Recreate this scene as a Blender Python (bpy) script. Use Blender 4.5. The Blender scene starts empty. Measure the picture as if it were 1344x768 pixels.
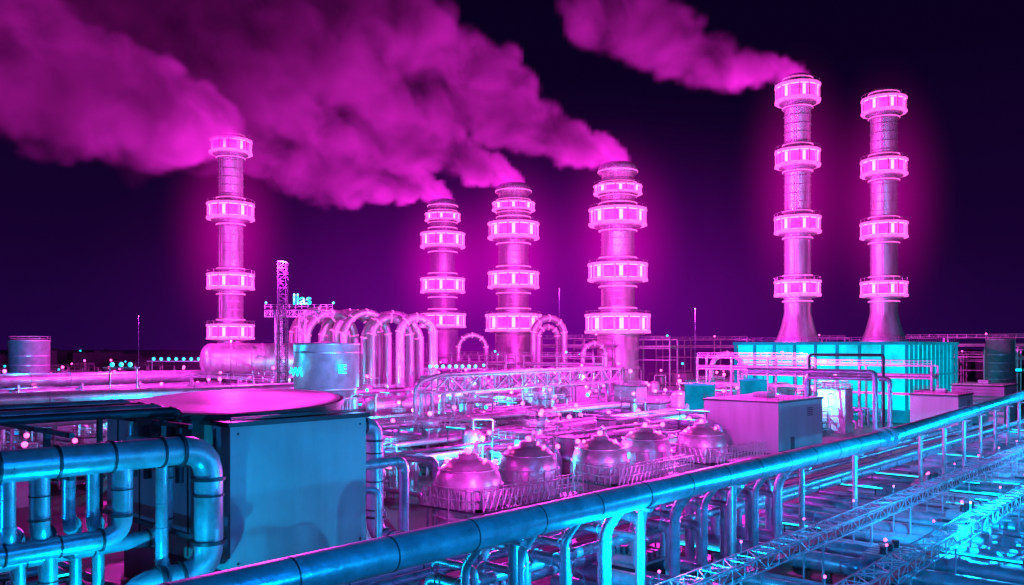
import bpy, math, random
from mathutils import Vector, Matrix
R=random.Random(7)
U=Vector((0.667,0.745,0)); WD=Vector((0.745,-0.667,0))
def W(a,b,z=0): return U*a+WD*b+Vector((0,0,z))
def V(*a): return Vector(a)
# ---------------------------------------------------------------- materials
def mat(name,base=(.5,.5,.5),metal=0.0,rough=.5,emit=None,es=0,nscale=.6,var=.35,bump=.15,streak=False):
    m=bpy.data.materials.new(name); m.use_nodes=True
    nt=m.node_tree; n=nt.nodes; l=nt.links; p=n['Principled BSDF']
    p.inputs['Metallic'].default_value=metal
    tc=n.new('ShaderNodeTexCoord'); mp=n.new('ShaderNodeMapping')
    mp.inputs['Scale'].default_value=(1,1,.15) if streak else (1,1,1)
    l.new(tc.outputs['Object'],mp.inputs[0])
    no=n.new('ShaderNodeTexNoise'); no.inputs['Scale'].default_value=nscale; no.inputs['Detail'].default_value=6; no.inputs['Roughness'].default_value=.65
    l.new(mp.outputs[0],no.inputs['Vector'])
    cr=n.new('ShaderNodeValToRGB'); cr.color_ramp.elements[0].position=.3; cr.color_ramp.elements[1].position=.7
    lo=tuple(c*(1-var) for c in base); hi=tuple(min(1,c*(1+var*.6)) for c in base)
    cr.color_ramp.elements[0].color=(*lo,1); cr.color_ramp.elements[1].color=(*hi,1)
    l.new(no.outputs['Fac'],cr.inputs[0]); l.new(cr.outputs[0],p.inputs['Base Color'])
    mr=n.new('ShaderNodeMapRange'); mr.inputs['To Min'].default_value=max(.05,rough-.12); mr.inputs['To Max'].default_value=min(1,rough+.18)
    l.new(no.outputs['Fac'],mr.inputs[0]); l.new(mr.outputs[0],p.inputs['Roughness'])
    if bump:
        no2=n.new('ShaderNodeTexNoise'); no2.inputs['Scale'].default_value=nscale*6; no2.inputs['Detail'].default_value=3
        l.new(mp.outputs[0],no2.inputs['Vector'])
        b=n.new('ShaderNodeBump'); b.inputs['Strength'].default_value=bump; b.inputs['Distance'].default_value=.1
        l.new(no2.outputs['Fac'],b.inputs['Height']); l.new(b.outputs[0],p.inputs['Normal'])
    if emit:
        p.inputs['Emission Color'].default_value=(*emit,1); p.inputs['Specular IOR Level'].default_value=0.05
        if var>0:
            m2=n.new('ShaderNodeMapRange'); m2.inputs['From Min'].default_value=.3; m2.inputs['From Max'].default_value=.7
            m2.inputs['To Min'].default_value=es*(1-var); m2.inputs['To Max'].default_value=es*(1+var)
            l.new(no.outputs['Fac'],m2.inputs[0]); l.new(m2.outputs[0],p.inputs['Emission Strength'])
        else: p.inputs['Emission Strength'].default_value=es
    return m
STEEL=mat('brushed_steel',(.5,.5,.58),.55,.33,nscale=.5)
PIPE=mat('pipe_steel',(.42,.56,.7),.5,.3,nscale=.7)
TANK=mat('tank_steel',(.55,.5,.6),.5,.33,nscale=.6,var=.3)
DARK=mat('dark_steel',(.06,.07,.1),.5,.4)
STACK=mat('stack_steel',(.6,.56,.64),.65,.38,nscale=.5,streak=True,var=.4)
PAINT=mat('white_painted_panel',(.4,.44,.5),0,.5,nscale=.25,var=.25,bump=.05,streak=True)
LID=mat('tank_lid_paint',(.78,.76,.78),0,.5,nscale=.2,var=.15)
GROUND=mat('yard_concrete',(.06,.06,.07),0,.42,nscale=.12,var=.5,bump=.3)
PINKP=mat('neon_pink_panel',(.2,.03,.15),0,.3,(1,.02,.38),3.4,nscale=.35,var=.6,bump=0)
PINKH=mat('neon_pink_tube',(.5,.2,.5),0,.4,(1,.1,.55),8,var=0,bump=0)
PINKL=mat('pink_lamp',(.8,.3,.6),0,.4,(1,.06,.36),6.5,var=0,bump=0)
CYL=mat('cyan_lamp',(.1,.5,.5),0,.4,(.0,.6,.85),4,var=0,bump=0)
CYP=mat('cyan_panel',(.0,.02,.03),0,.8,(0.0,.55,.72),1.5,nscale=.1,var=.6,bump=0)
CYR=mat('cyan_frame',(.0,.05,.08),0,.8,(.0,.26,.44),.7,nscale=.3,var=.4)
RIB=mat('pink_rim',(.5,.3,.45),.3,.35,(1,.09,.55),1.7,nscale=.5,var=.35)
# ---------------------------------------------------------------- mesh builder
class MB:
    def __init__(s): s.v=[];s.f=[];s.m=[];s.sm=[];s.mats=[]
    def mi(s,m):
        if m not in s.mats: s.mats.append(m)
        return s.mats.index(m)
    def add(s,vs,fs,m,smooth=False):
        o=len(s.v); i=s.mi(m); s.v+= [tuple(x) for x in vs]
        for f in fs: s.f.append(tuple(o+k for k in f)); s.m.append(i); s.sm.append(smooth)
    def box(s,c,size,m,ux=None,uy=None):
        c=Vector(c); ux=ux or U; uy=uy or WD; uz=V(0,0,1); a,b,h=[x/2 for x in size]
        vs=[c+ux*(a*i)+uy*(b*j)+uz*(h*k) for k in(-1,1) for j in(-1,1) for i in(-1,1)]
        s.add(vs,[(0,2,3,1),(4,5,7,6),(0,1,5,4),(2,6,7,3),(0,4,6,2),(1,3,7,5)],m)
    def cyl(s,p0,p1,r0,m,r1=None,seg=16,caps=True):
        p0=Vector(p0);p1=Vector(p1); r1=r0 if r1 is None else r1
        d=(p1-p0).normalized(); x=d.orthogonal().normalized(); y=d.cross(x)
        if abs(d.z)>.99: x=V(1,0,0);y=V(0,1,0)
        c=[(math.cos(2*math.pi*i/seg),math.sin(2*math.pi*i/seg)) for i in range(seg)]
        A=[p0+(x*a+y*b)*r0 for a,b in c];B=[p1+(x*a+y*b)*r1 for a,b in c]
        s.add(A+B,[(i,(i+1)%seg,seg+(i+1)%seg,seg+i) for i in range(seg)],m,seg>6)
        if caps:
            s.add(A,[tuple(range(seg))[::-1]],m); s.add(B,[tuple(range(seg))],m)
    def beam(s,p0,p1,r,m): s.cyl(p0,p1,r,m,seg=4,caps=False)
    def lathe(s,c,prof,m,seg=24,smooth=True):
        c=Vector(c); n=len(prof)
        vs=[c+V(r*math.cos(2*math.pi*i/seg),r*math.sin(2*math.pi*i/seg),z) for r,z in prof for i in range(seg)]
        s.add(vs,[(k*seg+i,k*seg+(i+1)%seg,(k+1)*seg+(i+1)%seg,(k+1)*seg+i) for k in range(n-1) for i in range(seg)],m,smooth)
    def sphere(s,c,r,m,seg=8,n=5):
        s.lathe(c,[(max(1e-4,r*math.cos(t)),r*math.sin(t)) for t in [(-.5+k/n)*math.pi for k in range(n+1)]],m,seg)
    def pipe(s,pts,r,m,seg=14,bend=None,fl=0,flm=None):
        pts=[Vector(p) for p in pts]; bend=bend or r*2.2; path=[pts[0]]
        for i in range(1,len(pts)-1):
            p=pts[i];d0=(pts[i-1]-p);d1=(pts[i+1]-p); b=min(bend,d0.length*.48,d1.length*.48)
            a=p+d0.normalized()*b;c=p+d1.normalized()*b
            for k in range(7):
                t=k/6; path.append(a*(1-t)**2+p*2*t*(1-t)+c*t*t)
            if fl:
                for q,dd in((a,d0.normalized()),(c,d1.normalized())): s.cyl(q-dd*r*.12,q+dd*r*.12,r*1.18,flm or m,seg=seg)
        path.append(pts[-1])
        s.sweep(path,r,m,seg)
        if fl:
            for i in range(len(pts)-1):
                L=(pts[i+1]-pts[i]).length; d=(pts[i+1]-pts[i]).normalized(); k=fl
                while k<L-bend:
                    q=pts[i]+d*k; s.cyl(q-d*r*.08,q+d*r*.08,r*1.1,flm or m,seg=seg); k+=fl
    def sweep(s,path,r,m,seg):
        d=(path[1]-path[0]).normalized(); x=d.orthogonal().normalized(); vs=[]
        for i,p in enumerate(path):
            if 0<i<len(path)-1: t=(path[i+1]-path[i-1]).normalized()
            elif i==0: t=d
            else: t=(path[i]-path[i-1]).normalized()
            x=(x-t*x.dot(t)).normalized(); y=t.cross(x)
            vs+=[p+(x*math.cos(2*math.pi*k/seg)+y*math.sin(2*math.pi*k/seg))*r for k in range(seg)]
        n=len(path)
        s.add(vs,[(i*seg+k,i*seg+(k+1)%seg,(i+1)*seg+(k+1)%seg,(i+1)*seg+k) for i in range(n-1) for k in range(seg)],m,True)
        s.add(vs[:seg],[tuple(range(seg))[::-1]],m); s.add(vs[-seg:],[tuple(range(seg))],m)
    def truss(s,p0,p1,h,w,n,r,m):
        p0=Vector(p0);p1=Vector(p1); d=p1-p0; up=V(0,0,1)
        if abs(d.normalized().z)>.9: up=V(0,1,0)
        sd=d.cross(up).normalized()*w/2; up=up*h
        cs=[-sd,sd,-sd+up,sd+up]
        for c in cs: s.beam(p0+c,p1+c,r*1.5,m)
        for i in range(n+1):
            q=p0+d*(i/n)
            for a,b in((0,1),(2,3),(0,2),(1,3)): s.beam(q+cs[a],q+cs[b],r,m)
            if i<n:
                q2=p0+d*((i+1)/n); e=i%2
                for a,b in((0,2),(1,3),(0,1),(2,3)):
                    s.beam(q+cs[b if e else a],q2+cs[a if e else b],r,m)
    def rail(s,pts,h,m,r=.05,sp=1.5):
        for i in range(len(pts)-1):
            a=Vector(pts[i]);b=Vector(pts[i+1])
            for f in(.5,1): s.beam(a+V(0,0,h*f),b+V(0,0,h*f),r,m)
            n=max(1,int((b-a).length/sp))
            for k in range(n+1):
                q=a.lerp(b,k/n); s.beam(q,q+V(0,0,h),r,m)
    def obj(s,name,loc=None):
        me=bpy.data.meshes.new(name); o=Vector(loc) if loc is not None else V(0,0,0)
        me.from_pydata([(x-o.x,y-o.y,z-o.z) for x,y,z in s.v],[],s.f)
        for m in s.mats: me.materials.append(m)
        me.polygons.foreach_set('material_index',s.m); me.polygons.foreach_set('use_smooth',s.sm)
        ob=bpy.data.objects.new(name,me); ob.location=o; bpy.context.collection.objects.link(ob); return ob
# ---------------------------------------------------------------- ground
g=MB(); g.add([(-3000,-200,0),(3000,-200,0),(3000,5000,0),(-3000,5000,0)],[(0,1,2,3)],GROUND); g.obj('ground')
# ---------------------------------------------------------------- chimneys
def collar(g,x,y,z,r,h,rs,n=14):
    c=V(x,y,z)
    g.lathe(c,[(r*.9,-h*.4),(r*.9,h*.4)],PINKP,n,False)
    for zz in(-h*.42,h*.42):
        g.lathe(c+V(0,0,zz),[(rs*.95,-h*.05),(r*1.03,-h*.07),(r*1.03,h*.07),(rs*.95,h*.05)],RIB,n,False)
        g.lathe(c+V(0,0,zz*.8),[(r*.93,-h*.022),(r*.965,0),(r*.93,h*.022)],PINKH,n,False)
    for sg in(-1,1):
        a=[(rs*1.0,sg*h*.9),(rs*1.12,sg*h*.86),(rs*1.12,sg*h*.74),(rs*1.02,sg*h*.7),(rs*1.02,sg*h*.6),(r*.84,sg*h*.55),(r*.84,sg*h*.46)]
        g.lathe(c,a if sg<0 else a[::-1],STACK,28,False)
        g.lathe(c+V(0,0,sg*h*.8),[(rs*1.1,-h*.03),(rs*1.15,-h*.03),(rs*1.15,h*.03),(rs*1.1,h*.03)],RIB,28,False)
    for i in range(n):
        t=2*math.pi*i/n; p=c+V(math.cos(t),math.sin(t),0)*r*.96
        rr=V(math.cos(t),math.sin(t),0); tt=V(-math.sin(t),math.cos(t),0)
        g.box(p,(r*.08,r*.055,h*.82),STACK if i%3 else RIB,rr,tt)
        t+=math.pi/n; rr=V(math.cos(t),math.sin(t),0); tt=V(-math.sin(t),math.cos(t),0)
        if i%2==0: g.box(c+rr*r*.89,(r*.06,r*.12,h*.55),PINKH,rr,tt)
        g.beam(c+rr*r*1.0+V(0,0,h*.49),c+rr*r*1.0+V(0,0,h*.49+1.1),.06,STACK)
    g.lathe(c,[(r*1.0,h*.49+1.05),(r*1.0,h*.49+1.15)],STACK,n,False)
def stack(x,y,z0,top,rs,rings,cap=True,flare=None,base=None):
    g=MB(); c=V(x,y,0)
    prof=[(rs*(1.0 if base is None else base),z0)]
    if base: prof+=[(rs*base,rings[0][0]),(rs,rings[0][0]+2)]
    if flare: prof=[(rs*1.65,z0),(rs*1.6,z0+.8),(rs*1.3,z0+4),(rs*1.05,z0+8),(rs,z0+9)]
    prof+=[(rs*.97,top-4)]
    prof+=[(rs*1.15,top-3.8),(rs*1.18,top-2),(rs*1.1,top-1.0),(rs*.85,top),(rs*.8,top),(rs*.78,top-2)]
    g.lathe(c,prof,STACK,32)
    z=z0+3
    while z<top-5:
        rr=rs*(base if base and z<rings[0][0] else 1)
        if not(flare and z<z0+9): g.lathe(c+V(0,0,z),[(rr*.98,-.1),(rr*1.02,-.1),(rr*1.02,.1),(rr*.98,.1)],STACK,32,False)
        z+=2.6
    for (zz,r,h) in rings: collar(g,x,y,zz,r,h,rs)
    g.lathe(c,[(rs*1.12,top-3.2),(rs*1.2,top-3.2),(rs*1.2,top-2.8),(rs*1.12,top-2.8)],RIB,32,False)
    for dx in(-.3,.3): g.beam((x+dx-rs*.5,y-rs*.93,z0),(x+dx-rs*.5,y-rs*.93,top-4),.08,STACK)
    g.lathe(c,[(rs*1.7,z0),(rs*1.7,z0+.6),(rs,z0+.62)],STACK,32,False)
    g.obj('chimney_stack',c)
stack(37.2,300,0,84.3,5.9,[(28,11.3,6.8),(46,10.3,6.3),(65.3,10,6),(74.9,8.4,3)],base=1.25)
stack(.6,340,0,84.7,6.1,[(29.4,11,7),(46.4,10,6.6),(66,10,6.6),(75.6,8.4,3.2)],base=1.2)
stack(-31.7,390,0,87,5.9,[(31.8,10.4,6.5),(47.8,10,6.8),(68.4,10,6.8),(79,8,3.4)],base=1.2)
stack(-89,270,0,86.5,3.9,[(24.6,7.2,4.8),(40.5,7.2,5),(62.6,7.2,5.2),(83,6.5,4.4)])
stack(86,257,21.2,101.5,3.9,[(37.4,6.7,4.8),(56.5,6.7,5),(76.5,6.5,5),(96,6.5,5.4)],flare=1)
stack(112,257,21.2,97.3,3.9,[(37.2,6.6,4.6),(54.9,6.6,4.8),(73.7,6.5,4.8),(92.3,6.3,4.6)],flare=1)
# ---------------------------------------------------------------- cyan cooling box
g=MB(); a0,a1,b0,b1=236,282.6,-121,-72.2
ca,cb=(a0+a1)/2,(b0+b1)/2
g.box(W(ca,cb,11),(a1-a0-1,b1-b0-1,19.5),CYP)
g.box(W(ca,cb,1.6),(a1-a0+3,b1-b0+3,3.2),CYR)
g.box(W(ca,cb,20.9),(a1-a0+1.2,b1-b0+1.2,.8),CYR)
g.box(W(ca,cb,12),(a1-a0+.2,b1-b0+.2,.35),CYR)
for i in range(9):
    b=b0+(b1-b0)*i/8; g.box(W(a0,b,12),(.7,.7,17.4),CYR); g.box(W(a1,b,12),(.7,.7,17.4),CYR)
for i in range(13):
    a=a0+(a1-a0)*i/12; g.box(W(a,b1,12),(.5,.7,17.4),CYR)
for z in(7.5,16.5): g.box(W(ca,cb,z),(a1-a0-.4,b1-b0-.4,.15),DARK)
g.rail([W(a0,b0,21.3),W(a0,b1,21.3),W(a1,b1,21.3)],1.2,DARK,.06,2)
g.obj('cooling_tower_building',W(ca,cb,0))
# ---------------------------------------------------------------- white shed
def shed(a0,a1,b0,b1,h,z0=0,mt=PAINT):
    g=MB(); ca,cb=(a0+a1)/2,(b0+b1)/2
    g.box(W(ca,cb,z0+h/2),(a1-a0,b1-b0,h),mt)
    g.box(W(ca,cb,z0+h+.15),(a1-a0+.5,b1-b0+.5,.3),DARK)
    g.box(W(ca,cb,z0+h+.36),(a1-a0-.3,b1-b0-.3,.12),LID)
    g.box(W(ca,cb,z0+.3),(a1-a0+.3,b1-b0+.3,.6),DARK)
    g.box(W(a0+(a1-a0)*.3,b1+.05,z0+1.9),(1.6,.12,2.6),DARK)
    for i in range(5): g.box(W(a0+(a1-a0)*.7,b1+.06,z0+h*.7+i*.35),(2.4,.1,.15),DARK)
    g.box(W(ca,cb,z0+h+.9),((a1-a0)*.18,(b1-b0)*.2,1.0),PAINT)
    g.rail([W(a0,b0,z0+h+.3),W(a0,b1,z0+h+.3),W(a1,b1,z0+h+.3)],.9,DARK,.035,2)
    return g.obj('equipment_shed',W(ca,cb,0))
shed(147,167,-82,-67,9.7)
shed(205,217,-62,-52,9,); shed(238,252,-62,-50,10); shed(190,200,-100,-90,7)
# ---------------------------------------------------------------- foreground tank housing
g=MB(); a0,a1,b0,b1=31.5,43.5,-75,-54.8; ca,cb=(a0+a1)/2,(b0+b1)/2
g.box(W(ca,cb,9.2),(a1-a0,b1-b0,10.3),PAINT)
g.box(W(ca,cb,14.5),(a1-a0+.5,b1-b0+.5,.35),DARK)
g.box(W(ca,cb,3.85),(a1-a0+.4,b1-b0+.4,.35),DARK)
g.box(W(ca,cb,1.9),(a1-a0-2,b1-b0-2,3.5),DARK)
c=W(ca+.1,-64,0); nv=len(g.v)
g.lathe(c,[(8.2,12.6),(8.3,14.7),(8.5,14.75),(8.5,15.15),(8.2,15.2)],DARK,64,False)
g.lathe(c,[(8.2,15.2),(7.6,15.28),(7.5,15.22),(4,15.3),(.01,15.35)],LID,64)
for i in range(nv,len(g.v)):
    x,y,z=g.v[i]; g.v[i]=(x,y,z+(y-c.y)*.06+.4)
g.rail([W(a0+.1,b1-.1,14.7),W(a1,b1-.1,14.7)],.25,DARK,.05,3)
for i in range(5): g.box(W(a0-.03,b1-2-i*4,9.2),(.12,.12,9.8),DARK)
for (da,dz) in((.6,4.6),(11.4,4.6),(.6,13.8),(11.4,13.8)):
    g.cyl(W(a0+da,b1-.02,dz),W(a0+da,b1+.05,dz),.09,DARK)
g.obj('tank_housing',W(ca,cb,0))
# ---------------------------------------------------------------- foreground pipes left
def pl(pts,r,m=PIPE,fl=0,seg=18,name='pipeline',bend=None):
    g=MB(); g.pipe(pts,r,m,seg,bend,fl,DARK if m is PIPE and r>.5 else m); return g.obj(name,pts[0])
pl([W(-25,-54.3,13.1),W(29.6,-54.3,13.1),W(29.6,-54.3,4.6),W(24,-54.3,4.6),W(24,-54.3,0)],.95,fl=3.2,seg=28)
pl([W(-25,-54.4,8.0),W(23.8,-54.4,8.0),W(23.8,-54.4,12.9)],.62,fl=3,seg=20)
pl([W(-25,-57,7.0),W(27.8,-57,7.0),W(27.8,-57,13),W(27.8,-62,13)],.55,fl=4)
for a,r,b in((17.2,.42,-54.3),(18.9,.55,-54.3),(21.1,.38,-55.8),(22.3,.38,-55.2),(26.6,.4,-54.9)):
    pl([W(a,b,12.8),W(a,b,8.6 if a<24 else 5),W(a+1.4,b-2.6,8.6 if a<24 else 5),W(a+1.4,b-2.6,0)],r,fl=1.6)
for k in range(4):
    pl([W(-30,-60-k*1.9,15.3+.1*k),W(30.4-k*.3,-60-k*1.9,15.3+.1*k),W(30.4-k*.3,-60-k*1.9,10)],.3+.08*(k%2),STEEL if k%2 else DARK,fl=5,seg=12)
for k in range(5):
    a=-2+k*7.6
    g=MB()
    for b in(-58.5,-69): g.box(W(a,b,7.4),(.35,.35,14.8),DARK)
    for z in(14.6,12.0,7.2): g.box(W(a,-62,z),(.3,15,.3),DARK)
    if a<30.5: g.obj('pipe_support_frame',W(a,-60,0))
pl([W(43.4,-57,13.4),W(46.2,-57,13.4),W(46.2,-57,4),W(46.2,-52,4),W(46.2,-52,0)],.72,fl=2.4,seg=20)
pl([W(43.4,-56,10.2),W(48.6,-56,10.2),W(48.6,-56,0)],.42,fl=2.2)
pl([W(43.4,-56,8.2),W(45,-55,8.2),W(45,-55,0)],.3,fl=2)
for k in range(14):
    b=-50-k*3.4; z=.8+R.random()*3.5; r=R.choice([.3,.45,.6])
    pl([W(-30,b,z),W(28-R.random()*4,b,z),W(28,b,0)],r,fl=5,seg=12)
for k in range(8):
    a=2+k*3.7; pl([W(a,-100,.8+k%3),W(a,-36,.8+k%3)],.32,fl=6,seg=10)
# ---------------------------------------------------------------- main diagonal pipe
g=MB()
P=[V(-28,16.5,10),V(40.6,93,10),V(112,183,10.3),V(260,368,10.3)]
g.pipe(P,.88,PIPE,32,3,0)
for i in range(3):
    L=(P[i+1]-P[i]).length; d=(P[i+1]-P[i]).normalized(); k=5.5
    while k<L-2:
        q=P[i]+d*k; g.cyl(q-d*.04,q+d*.04,.9,DARK,seg=32); k+=5.5
q=P[1]; d=U
for o in(-1.2,-.7,.8,1.3): g.cyl(q+d*(o-.12),q+d*(o+.12),1.18,STEEL,seg=24)
for i in range(3):
    Ls=(P[i+1]-P[i]).length; d=(P[i+1]-P[i]).normalized(); k=16
    while k<Ls:
        q=P[i]+d*k
        g.cyl((q.x,q.y,0),(q.x,q.y,9.2),.26,STEEL,seg=12)
        g.box((q.x,q.y,9.1),(.5,1.6,.2),STEEL,d,d.cross(V(0,0,1))); g.box((q.x,q.y,.2),(1.2,1.2,.4),DARK)
        k+=13
g.obj('main_pipeline',P[0])
g=MB()
for k in range(30):
    a=34+k*1.5; b=-34-(k%3)*1.1; r=.26+.14*(k%2); zt=5.2+R.random()*2.2
    g.pipe([W(a,b,0),W(a,b,zt),W(a,b-3.5,zt),W(a,b-3.5,0)] if k%3 else [W(a,b,0),W(a,b,7.6),W(a,-32.4,9.6)],r,PIPE,12,None,2.2)
g.obj('pipe_riser_bank',W(50,-35,0))
for b,r,z in((-38,.4,5),(-41,.55,3.2),(-44,.35,4.2),(-46.5,.5,2),(-49,.6,3.2)):
    pl([W(30,b,0),W(30,b,z),W(200,b,z)],r,fl=7,seg=12)
# ---------------------------------------------------------------- right yard cross pipes
a=48
while a<260:
    r=R.choice([.3,.5,.65,.8]); z=.8+R.random()*1.2
    b1=R.choice([20,45,60]); g=MB()
    g.pipe([W(a,-47+R.random()*6,z),W(a,b1,z)],r,PIPE,14,None,6)
    for b in range(-40,b1,12): g.box(W(a,b,z/2-.1),(.5,.4,z),DARK)
    g.obj('yard_pipe',W(a,-30,0)); a+=2.0+R.random()*2.8
def strip(p,L,along,z):
    g=MB(); q=p+V(0,0,z); o=WD if along is U else U
    g.box(q,(L,.25,.18),DARK,along,o); g.box(q+V(0,0,.14),(L-.2,.18,.1),CYL,along,o)  # glowing cyan bars added to stand for glints among the pipes
    for s in(-1,1): g.box(p+along*(s*L*.4)+V(0,0,z/2),(.12,.12,z),DARK,along,o)
    g.obj('cyan_strip',p)
for k in range(80):
    a=50+R.random()**1.4*190; b=-42+R.random()*60; strip(W(a,b),R.choice([2,4,6,9]),WD,.5+R.random()*2.2)
for k in range(24):
    strip(W(R.random()*26,-50-R.random()*45),R.choice([1.5,3,4]),U,1.5+R.random()*3)
for k in range(60):
    strip(W(75+R.random()*150,-78-R.random()*120),R.choice([2,4,7]),WD,4+R.random()*4)
def gantry(a0,a1,b,z,w=1.7,name='lattice_gantry',m=None):
    g=MB(); m=m or STEEL; n=int((a1-a0)/1.8)
    g.truss(W(a0,b,z),W(a1,b,z),1.1,w,n,.045,m)
    g.box(W((a0+a1)/2,b,z+.08),(a1-a0,w*.5,.08),DARK)
    k=a0+6
    while k<a1:
        for s in(-1,1): g.cyl(W(k,b+s*w/2,0),W(k,b+s*w/2,z),.1,m,seg=8)
        g.cyl(W(k,b-w/2,z+1.1),W(k,b-w/2,z+1.9),.04,m,seg=6); g.sphere(W(k,b-w/2,z+1.9),.1,PINKL)
        k+=11
    g.obj(name,W(a0,b,0))
gantry(40,175,-28.0,4,1.6,m=PIPE); gantry(45,170,-19.5,4.2,1.6,m=PIPE)
g=MB()
for k in range(3):
    a=100+k*32; g.truss(W(a,-30,3),W(a,20,3),1.1,1.6,26,.045,STEEL)
    for b in(-30,-10,10): g.cyl(W(a,b,0),W(a,b,3),.12,STEEL,seg=8)
g.obj('lattice_gantry',W(100,-30,0))
for a,b in((74,-24),(98,-24),(118,-33),(136,-25),(60,-40),(84,-14),(108,-12)):
    g=MB(); g.box(W(a,b,1.2),(5,3.5,2),DARK); g.box(W(a,b,2.3),(5.3,3.8,.2),STEEL)
    for i in range(6): g.box(W(a-2+i*.8,b,2.7),(.35,3,.6),STEEL)
    for i in range(3): g.cyl(W(a-1.5+i*1.5,b,3),W(a-1.5+i*1.5,b,3.6),.3,DARK)
    g.box(W(a,b,.12),(6,4.4,.24),STEEL); g.sphere(W(a+2,b-1,3.4),.15,PINKL)
    g.obj('transformer_unit',W(a,b,0))
# ---------------------------------------------------------------- dome tanks
for a,b,r in((64.7,-64.2,3.65),(78,-67.2,3.7),(89.2,-64.7,3.65),(102.5,-66.5,3.7),(113.4,-63.7,3.7)):
    g=MB(); c=W(a,b,0)
    pr=[(r*.8,0),(r*.95,.5),(r,1.6),(r*1.0,4.9),(r*.98,5.7),(r*.92,6.5),(r*.8,7.2),(r*.62,7.75),(r*.42,8.05),(r*.3,8.15),(r*.3,8.5),(r*.22,8.6),(.01,8.62)]
    g.lathe(c,pr,TANK,36)
    for z in(2.2,4.2,5.4): g.lathe(c+V(0,0,z),[(r*.99,-.1),(r*1.03,-.08),(r*1.03,.08),(r*.99,.1)],TANK,36,False)
    g.lathe(c+V(0,0,7.0),[(r*.84,-.02),(r*.9,0),(r*.9,.1),(r*.84,.2)],TANK,36,False)
    for i in range(12):
        t=i*math.pi/6; d=V(math.cos(t),math.sin(t),0)
        g.beam(c+d*r*1.02+V(0,0,.3),c+d*r*1.02+V(0,0,5.4),.08,TANK)
    g.sphere(c+V(0,0,8.9),.34,PINKL); g.sphere(c+V(-r*.6,-r*.4,8.0),.22,PINKL); g.sphere(c+V(r*.5,-r*.3,8.0),.22,PINKL)
    g.pipe([c+V(r*.2,0,8.5),c+V(r*.2,0,9.3),c+V(r*.2,r*1.3,9.3),c+V(r*.2,r*1.3,0)],.16,STEEL,8)
    g.obj('storage_tank',c)
def walk(pts,z=3.2):
    g=MB(); P=[V(x,y,z) for x,y in pts]
    for i in range(len(P)-1):
        d=(P[i+1]-P[i]); n=d.normalized(); sd=n.cross(V(0,0,1))
        for o in(-.7,.7): g.rail([P[i]+sd*o,P[i+1]+sd*o],2.1,STEEL,.06,.9)
        g.box((P[i]+P[i+1])/2,(d.length+1.2,1.5,.2),DARK,n,sd)
        m=int(d.length/.9)
        for k in range(m):
            q=P[i]+n*k*.9-sd*.7*-1; g.beam(q,q+n*.9+V(0,0,2.1),.04,STEEL); g.beam(q+V(0,0,2.1),q+n*.9,.04,STEEL)
    for p in P: g.cyl((p.x,p.y,0),p,.15,STEEL,seg=8)
    g.obj('walkway',P[0])
walk([(-9,90.7),(-3.4,86.3),(7.6,98)]); walk([(8.2,108.2),(12.3,102.6),(24,115.6)]); walk([(25,125.5),(28.6,121.5),(38.5,131.5)])
# ---------------------------------------------------------------- truss bridge
g=MB(); A=V(-15.5,155,11.4);B=V(25.8,213,11.4); g.truss(A,B,3.1,2.6,15,.17,STEEL)
d=(B-A).normalized(); sd=d.cross(V(0,0,1))
for t in(0,.085,.92,1):
    q=A.lerp(B,t)
    for s in(-1.3,1.3): g.cyl((q+sd*s).xy.to_3d(),q+sd*s,.4,STEEL,seg=10)
for z in(3,7):
    for t0,t1 in((0,.085),(.92,1)):
        g.beam(A.lerp(B,t0)+sd*1.3-V(0,0,z),A.lerp(B,t1)+sd*1.3-V(0,0,z),.2,STEEL)
g.pipe([V(-17,150,0),V(-17,150,13.5),V(-13,156,14.9),V(22,206,14.9),V(26,214,0)],.42,STEEL,10,2)
g.obj('truss_pipe_bridge',A)
# ---------------------------------------------------------------- lattice tower, sign, water tank
g=MB(); x,y=-54,200; g.truss((x,y,0),(x,y,40),1.9,1.9,26,.08,DARK); g.obj('lattice_tower',(x,y,0))
g=MB(); x,y=-56,215
for s in(-3,3): g.truss((x+s,y,0),(x+s,y,28),1.4,1.4,18,.08,STEEL)
g.truss((x-6,y,27.5),(x+11,y,27.5),1.6,2,12,.08,STEEL); g.rail([(x-6,y-1,29.5),(x+11,y-1,29.5)],1,STEEL,.06)
g.sphere((x-6,y,31),.3,CYL); g.sphere((x+11,y,31),.3,CYL)
so=g.obj('sign_gantry',(x,y,0))
def text(parent,body,loc,size,m,rot=(math.pi/2,0,0)):
    cu=bpy.data.curves.new('lettering','FONT'); cu.body=body; cu.size=size; cu.extrude=.08; cu.offset=.03
    cu.materials.append(m); o=bpy.data.objects.new('lettering',cu); bpy.context.collection.objects.link(o)
    o.parent=parent; o.location=Vector(loc)-parent.location; o.rotation_euler=rot; return o
text(so,'Ilas',(-55,213.6,30.6),3.8,CYL)
g=MB(); c=V(-31.5,145,0)
g.lathe(c,[(3.2,0),(3.2,9.5),(4.0,11),(5.3,13),(5.45,13.1),(5.45,20.2),(5.55,20.3),(5.55,20.6),(5.2,20.6),(5.2,20.3),(.01,20.9)],TANK,40)
for z in(12.9,19): g.lathe(c+V(0,0,z),[(5.4,-.1),(5.56,-.1),(5.56,.1),(5.4,.1)],STEEL,40,False)
for i in range(20):
    t=i*math.pi/10; p=c+V(math.cos(t)*3.9,math.sin(t)*3.9,0); g.cyl(p,p+V(0,0,11),.22,STEEL,seg=8)
g.lathe(c,[(5.5,11.2),(5.8,11.2),(5.8,11.5),(5.5,11.5)],STEEL,40,False)
wo=g.obj('elevated_water_tank',c)
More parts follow.
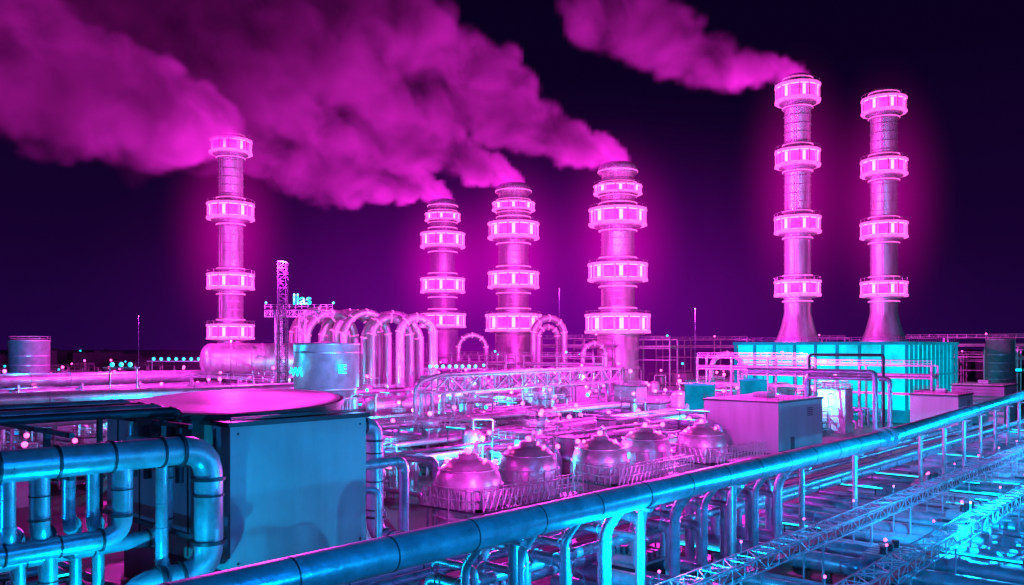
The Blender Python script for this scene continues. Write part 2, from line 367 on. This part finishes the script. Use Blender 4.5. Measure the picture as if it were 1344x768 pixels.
text(wo,'W\\',(c.x-4.9,c.y-4.6,15.2),2.0,CYL,(math.pi/2,0,-.55)); text(wo,'IE',(c.x+3.0,c.y-5.1,15.6),2.0,CYL,(math.pi/2,0,.6))
# ---------------------------------------------------------------- arch pipes
def arch(x,y,rad,ztop,r,ang=0,fl=True):
    g=MB(); d=V(math.cos(ang),math.sin(ang),0); c=V(x,y,ztop-rad)
    path=[V(x,y,0)-d*rad]+[c+d*(-rad*math.cos(t))+V(0,0,rad*math.sin(t)) for t in [math.pi*i/18 for i in range(19)]]+[V(x,y,0)+d*rad]
    g.sweep(path,r,STACK,16)
    for i in range(1,18,2):
        t=math.pi*i/18; p=c+d*(-rad*math.cos(t))+V(0,0,rad*math.sin(t)); tg=d*math.sin(t)+V(0,0,math.cos(t))
        g.cyl(p-tg*.16,p+tg*.16,r*1.1,RIB if i%4==1 else STACK,seg=16)
    g.obj('arched_pipe',(x,y,0))
for i,(px,rad) in enumerate(((-61,8.5),(-61,6.2),(-61,4),(-50,8.2),(-47,6.5),(-36,8.4),(-36,5.8),(-28,5))):
    arch(px,272-i*3,rad,31.5-(.4*i if rad>6 else 3),1.35,.35)
arch(-54,255,8,30,1.2,.7); arch(-43,252,7.5,30,1.1,.7)
arch(13,300,6,30,1.2,.4); arch(13,306,3.8,27,1.0,.4); arch(27,280,4,21,.8,.3); arch(-14,300,5,24,.9,.2)
arch(63,250,5,18,.7,.2)
pl([V(66,155,0),V(66,155,15.3),V(56,163,15.3),V(47,170,15.3)],.5,fl=4); pl([V(70,158,0),V(70,158,14),V(58,168,14),V(58,168,2)],.42,fl=4)
pl([V(74,170,0),V(74,170,18.3),V(62,178,18.3),V(62,178,8)],.3,DARK)
# ---------------------------------------------------------------- drums & vessels
def drum(x,y,r,h,m=STEEL,name='storage_silo',z0=0):
    g=MB(); c=V(x,y,z0)
    g.lathe(c,[(r,0),(r,h-.3),(r*1.02,h-.3),(r*1.02,h),(r*.9,h+.1),(.01,h+r*.12)],m,32)
    for k in range(1,int(h/2.5)): g.lathe(c+V(0,0,k*2.5),[(r,-.08),(r*1.02,-.08),(r*1.02,.08),(r,.08)],m,32,False)
    g.rail([c+V(r*math.cos(t),r*math.sin(t),h) for t in [i*math.pi/6 for i in range(13)]],1,m,.05,3)
    g.obj(name,c)
drum(-129,228,5,21.7,TANK); drum(150,262,4,22.3,TANK); drum(104,214,3,9,PAINT); drum(44,200,3.5,11,CYR); drum(58,205,3.2,12,CYR)
def vessel(p0,p1,r,z,m=STEEL):
    g=MB(); p0=V(*p0,z);p1=V(*p1,z); d=(p1-p0).normalized(); n=6
    for k in range(n):
        t0=k/n*math.pi/2;t1=(k+1)/n*math.pi/2
        for s,p in((-1,p0),(1,p1)):
            g.cyl(p+d*s*r*.6*math.sin(t0),p+d*s*r*.6*math.sin(t1),r*math.cos(t0),m,r*max(.01,math.cos(t1)),24,False)
    g.cyl(p0,p1,r,m,seg=24,caps=False); L=(p1-p0).length; k=2
    while k<L: g.cyl(p0+d*(k-.15),p0+d*(k+.15),r*1.03,m,seg=24); k+=4
    for t in(.15,.85): q=p0.lerp(p1,t); g.box((q.x,q.y,(z-r*.6)/2),(1,r*1.5,z-r*.6),DARK,d,d.cross(V(0,0,1)))
    g.obj('horizontal_vessel',p0)
vessel((-82,232),(-60,246),4.6,16.3,STACK); vessel((-30,180),(-18,196),2.2,7); vessel((8,150),(15,159),1.8,5); vessel((60,215),(74,231),2.4,8)
pl([W(30,-221.7,12),W(130,-221.7,12),W(130,-221.7,0)],1.6,STEEL,fl=9,seg=22)
pl([W(10,-216,9.5),W(140,-216,9.5)],.9,STEEL,fl=9); pl([W(-5,-142.7,12),W(110,-142.7,12),W(110,-142.7,0)],.9,STEEL,fl=8)
pl([W(-5,-139,11),W(105,-139,11)],.5,STEEL,fl=8); pl([W(-5,-160,11.5),W(120,-160,11.5)],.6,STEEL,fl=8)
pl([W(-5,-105,11.5),W(60,-105,11.5),W(60,-105,0)],.7,STEEL,fl=8)
for a in range(0,140,14):
    g=MB()
    for b in(-223,-214): g.box(W(a,b,5.6),(.5,.5,11.2),STEEL)
    g.box(W(a,-218.5,10.2),(.4,10,.4),STEEL); g.obj('pipe_support_frame',W(a,-218,0))
    g=MB()
    for b in(-144,-138): g.box(W(a,b,5),(.4,.4,10),STEEL)
    g.box(W(a,-141,10),(.4,7,.4),STEEL); g.obj('pipe_support_frame',W(a,-141,0))
# ---------------------------------------------------------------- process area clutter
def free(x,y,m=6):
    for sx,sy,r in((37.2,300,10),(.6,340,10),(-31.7,390,10),(-89,270,8),(-31.5,145,8)):
        if math.hypot(x-sx,y-sy)<r+m: return False
    p=V(x,y,0); a=p.dot(U); b=p.dot(WD)
    if 55<a<122 and -73<b<-55: return False
    if 25<a<52 and -85<b<-50: return False
    if 140<a<172 and -87<b<-62: return False
    if 230<a<290 and -126<b<-66: return False
    return True
for k in range(46):
    a=56+k*4.8+R.random()*3; r=R.choice([.25,.35,.5,.8]); z=1+R.random()*4.5
    bs=-76-R.random()*12; be=-170-R.random()*110
    g=MB(); g.pipe([W(a,bs,0),W(a,bs,z),W(a,be,z),W(a,be,0)],r,R.choice([STEEL,PIPE,PIPE]),10,None,9)
    b=bs-4
    while b>be: g.box(W(a,b,(z-r)/2),(.3,.3,z-r),STEEL); b-=12
    g.obj('process_pipe',W(a,bs,0))
for k in range(22):
    b=-80-k*7-R.random()*4; r=R.choice([.25,.4,.6]); z=4+R.random()*4; a0=60+R.random()*20;a1=180+R.random()*50
    g=MB(); g.pipe([W(a0,b,0),W(a0,b,z),W(a1,b,z),W(a1,b,0)],r,STEEL,10,None,8); g.obj('process_pipe',W(a0,b,0))
def skid(x,y,s):
    g=MB(); h=(2+R.random()*5)*s; w=(1.5+R.random()*2.5)*s; t=R.random()
    if t<.35:
        g.box((x,y,h/2),(w,w*1.4,h),STEEL); g.box((x,y,h+.1),(w+.3,w*1.4+.3,.2),DARK)
        g.rail([V(x,y,h+.2)+U*w*.5*i+WD*w*.7*j for i,j in((-1,-1),(1,-1),(1,1),(-1,1),(-1,-1))],1,STEEL,.05,1)
        for j in range(3): g.pipe([V(x,y,h*.3*(j+1))-U*w*.5,V(x,y,h*.3*(j+1))-U*w,V(x,y,0)-U*w+WD*j*.4],.12,STEEL,6)
    elif t<.65:
        r=w*.45; g.lathe((x,y,0),[(r,0),(r,h),(r*.8,h+r*.4),(r*.3,h+r*.6),(.01,h+r*.62)],TANK,18)
        g.pipe([V(x,y,h+r*.5),V(x,y,h+r+1),V(x+r*2,y,h+r+1),V(x+r*2,y,0)],.18,STEEL,8)
        g.lathe((x,y,h*.6),[(r,0),(r*1.5,0),(r*1.5,.15),(r,.15)],STEEL,18,False)
        g.rail([V(x+r*1.5*math.cos(q),y+r*1.5*math.sin(q),h*.6) for q in [i*math.pi/4 for i in range(9)]],1,STEEL,.05,2)
    else:
        for i,j in((-1,-1),(1,-1),(1,1),(-1,1)):
            q=V(x,y,0)+U*w*i+WD*w*j; g.box(q+V(0,0,h/2+1),(.25,.25,h+2),STEEL)
        for z in(h*.45,h*.8,h+2):
            pts=[V(x,y,z)+U*w*i+WD*w*j for i,j in((-1,-1),(1,-1),(1,1),(-1,1),(-1,-1))]
            g.box((x,y,z),(w*2,w*2,.12),DARK); g.rail(pts,1,STEEL,.05,1)
        g.beam(V(x,y,0)-U*w-WD*w,V(x,y,h)+U*w-WD*w,.1,STEEL)
        g.cyl((x,y,0),(x,y,h+2.8),w*.4,STEEL)
    if R.random()<.8:
        zt=h+w*.4+1.8 if t<.65 else h+4
        g.sphere((x,y,zt),.38*s**.5,PINKL if R.random()<.88 else CYL); g.beam((x,y,h),(x,y,zt),.07,STEEL)
    g.obj('process_skid',(x,y,0))
n=0
while n<330:
    y=105+R.random()**1.1*260; x=(R.random()*1.02-.62)*y
    if not free(x,y): continue
    if V(x,y,0).dot(WD)>-75: continue
    skid(x,y,1 if y<200 else 1.5); n+=1
for k in range(190):
    y=108+R.random()*190; x=(R.random()*.8-.45)*y
    if not free(x,y,1) or V(x,y,0).dot(WD)>-74: continue
    h=3+R.random()*5; g=MB(); g.cyl((x,y,0),(x,y,h),.12,STEEL,seg=8); g.box((x,y,h),(1.2,.15,.12),STEEL)
    g.sphere((x,y,h+.3),.24+.001*y,PINKL if R.random()<.88 else CYL); g.obj('lamp_post',(x,y,0))
for k in range(26):
    y=230+R.random()*170; x=(-.6+1.25*k/26)*y
    if not free(x,y,12): continue
    g=MB(); z=12+R.random()*9; L=20+R.random()*30
    if x/y<-.3: z=9
    for s in (0,.33,.66,1):
        for o in (0,5): g.beam(V(x,y,0)+WD*L*s+U*o,V(x,y,z+3)+WD*L*s+U*o,.3,STEEL)
    for zz in(z-4,z,z+3):
        for o in (0,5): g.beam(V(x,y,zz)+U*o,V(x,y,zz)+U*o+WD*L,.2,STEEL)
    for j in range(4): g.cyl(V(x,y,z+.6)+U*(j+1),V(x,y,z+.6)+U*(j+1)+WD*L,.4,STEEL,seg=8)
    g.rail([V(x,y,z+3),V(x,y,z+3)+WD*L],1.2,STEEL,.09,3)
    g.sphere(V(x,y,z+4.4)+WD*L*R.random(),.35,PINKL if R.random()<.6 else CYL)
    g.obj('pipe_rack',(x,y,0))
for x0,y0,z,n,s in((-111,262,16.2,7,2.3),(-25,250,14.2,8,1.9),(-90,190,16,3,2)):
    g=MB(); g.box((x0+n*s/2,y0,z-.7),(n*s+2,.6,.3),STEEL,V(1,0,0),V(0,1,0))
    for i in range(n): g.sphere((x0+i*s+1,y0,z),.5,CYL); g.box((x0+i*s+1,y0,z-.5),(.2,.2,.5),STEEL)
    for i in(0,n): g.cyl((x0+i*s+.5,y0,0),(x0+i*s+.5,y0,z-.8),.2,STEEL,seg=8)
    g.obj('lamp_row',(x0,y0,0))
for i in range(70):
    y=420+R.random()*250; x=(-.75+1.5*R.random())*y; h=8+R.random()*10
    g=MB(); g.box((x,y,h/2),(10+R.random()*18,8,h),DARK); g.box((x,y,h+.5),(3,3,1),DARK)
    if R.random()<.3: g.sphere((x,y-5,h+1),.6,R.choice([CYL,PINKL])); g.cyl((x,y,h),(x,y,h+6),.2,DARK,seg=6)
    g.obj('distant_factory_building',(x,y,0))
for i in range(9):
    g=MB(); x=158+i*9; y=262+R.random()*20; g.box((x,y,12),(6,2,.5),DARK,V(1,0,0),V(0,1,0)); g.box((x,y-.6,12.6),(6,.8,.7),CYL,V(1,0,0),V(0,1,0)); g.cyl((x,y,0),(x,y,12),.3,DARK)
    g.obj('cyan_strip',(x,y,0))
for x,y,h,r in((-98,224,28,.07),(44,205,29,.09),(13,235,36,.05),(-28,85,20.5,.05)):
    g=MB(); g.cyl((x,y,0),(x,y,h),r,DARK,r1=r*.6,seg=8); g.sphere((x,y,h),r*1.6,PINKL); g.obj('added_light_mast',(x,y,0))  # slender masts put in to carry the added magenta lights
# ---------------------------------------------------------------- smoke
def smoke_mat():
    m=bpy.data.materials.new('painted_glow_smoke'); m.use_nodes=True; nt=m.node_tree; n=nt.nodes; l=nt.links; n.clear()
    out=n.new('ShaderNodeOutputMaterial')
    def math_(op,a,b,c=None):
        q=n.new('ShaderNodeMath'); q.operation=op
        for i,v in enumerate((a,b,c)):
            if v is None: continue
            if isinstance(v,(int,float)): q.inputs[i].default_value=v
            else: l.new(v,q.inputs[i])
        return q.outputs[0]
    def rng(v,a,b,c,d,ss=False):
        q=n.new('ShaderNodeMapRange'); q.inputs[1].default_value=a;q.inputs[2].default_value=b;q.inputs[3].default_value=c;q.inputs[4].default_value=d
        if ss: q.interpolation_type='SMOOTHSTEP'
        l.new(v,q.inputs[0]); return q.outputs[0]
    tc=n.new('ShaderNodeTexCoord'); no=n.new('ShaderNodeTexNoise'); no.inputs['Scale'].default_value=.055; no.inputs['Detail'].default_value=4.5; no.inputs['Roughness'].default_value=.55
    no.inputs['Distortion'].default_value=.5
    l.new(tc.outputs['Object'],no.inputs['Vector'])
    no2=n.new('ShaderNodeTexNoise'); no2.inputs['Scale'].default_value=.03; no2.inputs['Detail'].default_value=1; l.new(tc.outputs['Object'],no2.inputs['Vector'])
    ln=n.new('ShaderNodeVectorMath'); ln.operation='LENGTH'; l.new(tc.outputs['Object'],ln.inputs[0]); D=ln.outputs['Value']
    at=n.new('ShaderNodeAttribute'); at.attribute_name='density'; oi=n.new('ShaderNodeObjectInfo')
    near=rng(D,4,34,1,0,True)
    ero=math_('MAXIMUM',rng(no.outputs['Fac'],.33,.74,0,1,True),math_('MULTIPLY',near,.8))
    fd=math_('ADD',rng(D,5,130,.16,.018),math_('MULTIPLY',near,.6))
    dens=math_('MULTIPLY',math_('MULTIPLY',at.outputs['Fac'],ero),fd)
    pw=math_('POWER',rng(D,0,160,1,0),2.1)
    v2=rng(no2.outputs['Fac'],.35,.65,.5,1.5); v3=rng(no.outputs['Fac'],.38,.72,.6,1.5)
    e=math_('MULTIPLY',math_('MULTIPLY',math_('MULTIPLY_ADD',pw,1.15,.09),v3),math_('MULTIPLY',v2,oi.outputs['Alpha']))  # neon light painted into smoke: emission fades from stack, shaded by noise
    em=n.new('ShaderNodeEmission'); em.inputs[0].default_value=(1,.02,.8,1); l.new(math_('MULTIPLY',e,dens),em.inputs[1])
    ab=n.new('ShaderNodeVolumeAbsorption'); ab.inputs[0].default_value=(0,0,0,1); l.new(dens,ab.inputs[1])
    ad=n.new('ShaderNodeAddShader'); l.new(em.outputs[0],ad.inputs[0]); l.new(ab.outputs[0],ad.inputs[1]); l.new(ad.outputs[0],out.inputs['Volume'])
    try: m.cycles.volume_step_rate=2.0
    except Exception as ex: print(ex)
    return m
SM=smoke_mat()
def smoke_tree():
    ng=bpy.data.node_groups.new('smoke_volume','GeometryNodeTree')
    ng.interface.new_socket('Geometry',in_out='INPUT',socket_type='NodeSocketGeometry'); ng.interface.new_socket('Geometry',in_out='OUTPUT',socket_type='NodeSocketGeometry')
    n=ng.nodes;l=ng.links; i=n.new('NodeGroupInput');o=n.new('NodeGroupOutput')
    mp=n.new('GeometryNodeMeshToPoints'); pv=n.new('GeometryNodePointsToVolume'); na=n.new('GeometryNodeInputNamedAttribute'); na.data_type='FLOAT'; na.inputs['Name'].default_value='rad'
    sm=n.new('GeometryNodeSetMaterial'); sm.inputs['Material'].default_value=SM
    try: pv.resolution_mode='VOXEL_SIZE'
    except Exception as e: print(e)
    pv.inputs['Voxel Size'].default_value=1.4; pv.inputs['Density'].default_value=1
    l.new(i.outputs[0],mp.inputs[0]); l.new(mp.outputs[0],pv.inputs[0]); l.new(na.outputs['Attribute'],pv.inputs['Radius'])
    l.new(pv.outputs[0],sm.inputs[0]); l.new(sm.outputs[0],o.inputs[0]); return ng
NG=smoke_tree()
def plume(pts,radii,y,seed,n=260,br=1.0):
    r=random.Random(seed); P=[V(x,y+dy,z) for x,z,dy in pts]; o=P[0]; vs=[];rd=[]
    seg=[(P[i+1]-P[i]).length for i in range(len(P)-1)]; T=sum(seg)
    for k in range(n):
        t=(k/n)**1.4*T; i=0
        while i<len(seg)-1 and t>seg[i]: t-=seg[i]; i+=1
        f=min(1,t/seg[i]); c=P[i].lerp(P[i+1],f); rr=radii[i]*(1-f)+radii[i+1]*f
        d=V(r.gauss(0,1),r.gauss(0,1),r.gauss(0,1)).normalized()
        q=rr*(.22+.38*r.random()) if k>14 else rr*.75
        off=d*(rr-q)*r.random()**.4*1.08
        vs.append(c+off-o); rd.append(q)
        for j in range(3):
            d2=V(r.gauss(0,1),r.gauss(0,1),r.gauss(0,1)).normalized(); vs.append(c+off+d2*q*.95-o); rd.append(q*(.25+.25*r.random()))
    me=bpy.data.meshes.new('smoke_plume'); me.from_pydata([tuple(v) for v in vs],[],[])
    at=me.attributes.new('rad','FLOAT','POINT'); at.data.foreach_set('value',rd)
    ob=bpy.data.objects.new('smoke_plume',me); ob.location=o; bpy.context.collection.objects.link(ob); me.materials.append(SM)
    ob.color=(1,1,1,br)
    md=ob.modifiers.new('gn','NODES'); md.node_group=NG
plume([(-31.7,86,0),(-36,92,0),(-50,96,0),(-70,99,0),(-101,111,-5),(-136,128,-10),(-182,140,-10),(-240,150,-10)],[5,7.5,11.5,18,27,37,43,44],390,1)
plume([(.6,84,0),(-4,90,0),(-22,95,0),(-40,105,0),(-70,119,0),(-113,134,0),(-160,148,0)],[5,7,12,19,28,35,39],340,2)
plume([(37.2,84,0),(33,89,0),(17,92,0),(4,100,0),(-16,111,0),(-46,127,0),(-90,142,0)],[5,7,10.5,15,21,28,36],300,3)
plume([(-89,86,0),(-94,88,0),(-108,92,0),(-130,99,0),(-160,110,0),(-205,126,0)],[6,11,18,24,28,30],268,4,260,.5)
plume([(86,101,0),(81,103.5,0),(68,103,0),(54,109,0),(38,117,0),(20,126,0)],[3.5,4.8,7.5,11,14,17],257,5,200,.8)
# ---------------------------------------------------------------- volumes with scattered neon glow painted as emission
def mist(name,c,size,col,st,power=2):
    m=bpy.data.materials.new(name); m.use_nodes=True; n=m.node_tree.nodes; l=m.node_tree.links; n.clear()
    out=n.new('ShaderNodeOutputMaterial'); em=n.new('ShaderNodeEmission'); em.inputs[0].default_value=(*col,1)
    tc=n.new('ShaderNodeTexCoord'); ln=n.new('ShaderNodeVectorMath'); ln.operation='LENGTH'; l.new(tc.outputs['Object'],ln.inputs[0])
    mr=n.new('ShaderNodeMapRange'); mr.inputs[1].default_value=0; mr.inputs[2].default_value=1; mr.inputs[3].default_value=1; mr.inputs[4].default_value=0; l.new(ln.outputs['Value'],mr.inputs[0])
    pw=n.new('ShaderNodeMath'); pw.operation='POWER'; pw.inputs[1].default_value=power; l.new(mr.outputs[0],pw.inputs[0])
    mu=n.new('ShaderNodeMath'); mu.operation='MULTIPLY'; mu.inputs[1].default_value=st; l.new(pw.outputs[0],mu.inputs[0]); l.new(mu.outputs[0],em.inputs[1])
    l.new(em.outputs[0],out.inputs['Volume'])
    g=MB(); g.sphere((0,0,0),1,m,24,12); o=g.obj(name); o.location=c; o.scale=size
mist('painted_mist_glow',(5,380,35),(220,110,100),(.55,.0,.8),.0036)
mist('painted_mist_glow',(-25,265,8),(110,90,20),(1,.0,.8),.0032,1.5)
mist('painted_mist_glow',(75,110,1),(65,85,9),(0,.3,.8),.0036,1.2)  # self-emitting ellipsoids painting lit haze over plant, sky and yard
for x,y,z,rx,rz in((37,300,56,30,46),(.6,340,56,31,48),(-31.7,390,56,31,48),(-89,270,55,24,46),(86,257,66,22,48),(112,257,64,22,46)):
    mist('painted_neon_halo',(x,y,z),(rx,rx,rz),(1,.0,.6),.028,2.4)  # glow painted around each stack, imitating bloom of its rings
# ---------------------------------------------------------------- world / lights / camera
w=bpy.data.worlds.new('World'); bpy.context.scene.world=w; w.use_nodes=True; n=w.node_tree.nodes;l=w.node_tree.links
bg=n['Background']; tc=n.new('ShaderNodeTexCoord'); sx=n.new('ShaderNodeSeparateXYZ'); l.new(tc.outputs['Generated'],sx.inputs[0])
cr=n.new('ShaderNodeValToRGB'); l.new(sx.outputs['Z'],cr.inputs[0]); e=cr.color_ramp.elements
e[0].position=0;e[0].color=(.014,.001,.05,1); e[1].position=.6;e[1].color=(.001,.0003,.006,1)
e2=e.new(.12); e2.color=(.008,.0006,.027,1); e3=e.new(.3); e3.color=(.0035,.0004,.014,1)
l.new(cr.outputs[0],bg.inputs[0]); bg.inputs[1].default_value=1
def pt(loc,col,P,rad=.5):
    d=bpy.data.lights.new('fill','POINT'); d.color=col; d.energy=P; d.shadow_soft_size=rad; o=bpy.data.objects.new('fill_light',d); o.location=loc; bpy.context.collection.objects.link(o)  # fill lights added to tint and brighten the plant; most lack a lamp body
MG=(1,.03,.74)
pt((-54,197,41),MG,210000,.1); pt((13,233,37),MG,250000,.1); pt((44,203,30.5),MG,240000,.1); pt((-98,222,29),MG,60000,.1)
pt((-2,122,15),MG,12000,.05); pt((22,140,15),MG,12000,.05); pt((-2,82,8),MG,4500,.05); pt((18,97,8),MG,4500,.05); pt((28,116,8),MG,3500,.05); pt((30,150,14),MG,9000,.05)
pt((-28,84.7,20.8),MG,9500,.05)
CY=(0,.27,1)
pt((24,22,34),CY,34000,1); pt((40,75,7),(0,.45,1),16000,.05); pt((75,115,8),(0,.45,1),26000,.05); pt((-38,42,8),(0,.35,1),5500,.05); pt((8,56,6),(0,.5,1),7000,.05); pt((110,160,12),(0,.5,1),38000,.05); pt((-22,50,2.5),(0,.6,1),5500,.05)
pt((26,26,13),(0,.45,1),22000,.3); pt((55,70,10),(0,.45,1),9000,.05)
pt((-24,130,17),(.0,.4,1),9000,.05); pt((60,85,5),(0,.5,1),9000,.05); pt((-118,206,18),(0,.3,1),16000,.05)
for p in((10,138,5),(-22,168,6),(35,182,6),(68,196,7),(-60,140,6),(-8,205,8),(45,165,6),(-75,185,9),(-45,225,9),(20,250,9),(84,225,6),(-5,118,5)): pt(p,(0,.6,1),13000,.05)
sd=bpy.data.lights.new('blue_fill','SUN'); sd.energy=.12; sd.angle=.01; sd.color=(.1,.3,1); so=bpy.data.objects.new('blue_fill_sun',sd); so.rotation_euler=(math.radians(50),0,math.radians(35)); bpy.context.collection.objects.link(so)  # weak blue sun added as fill from camera right
cd=bpy.data.cameras.new('camera'); cam=bpy.data.objects.new('camera',cd); bpy.context.collection.objects.link(cam)
cam.location=(0,0,20); cam.rotation_euler=(math.pi/2,0,0); cd.lens=30; cd.sensor_width=36; cd.shift_y=.0528; cd.clip_end=8000
bpy.context.scene.camera=cam
bpy.context.scene.view_settings.view_transform='Standard'
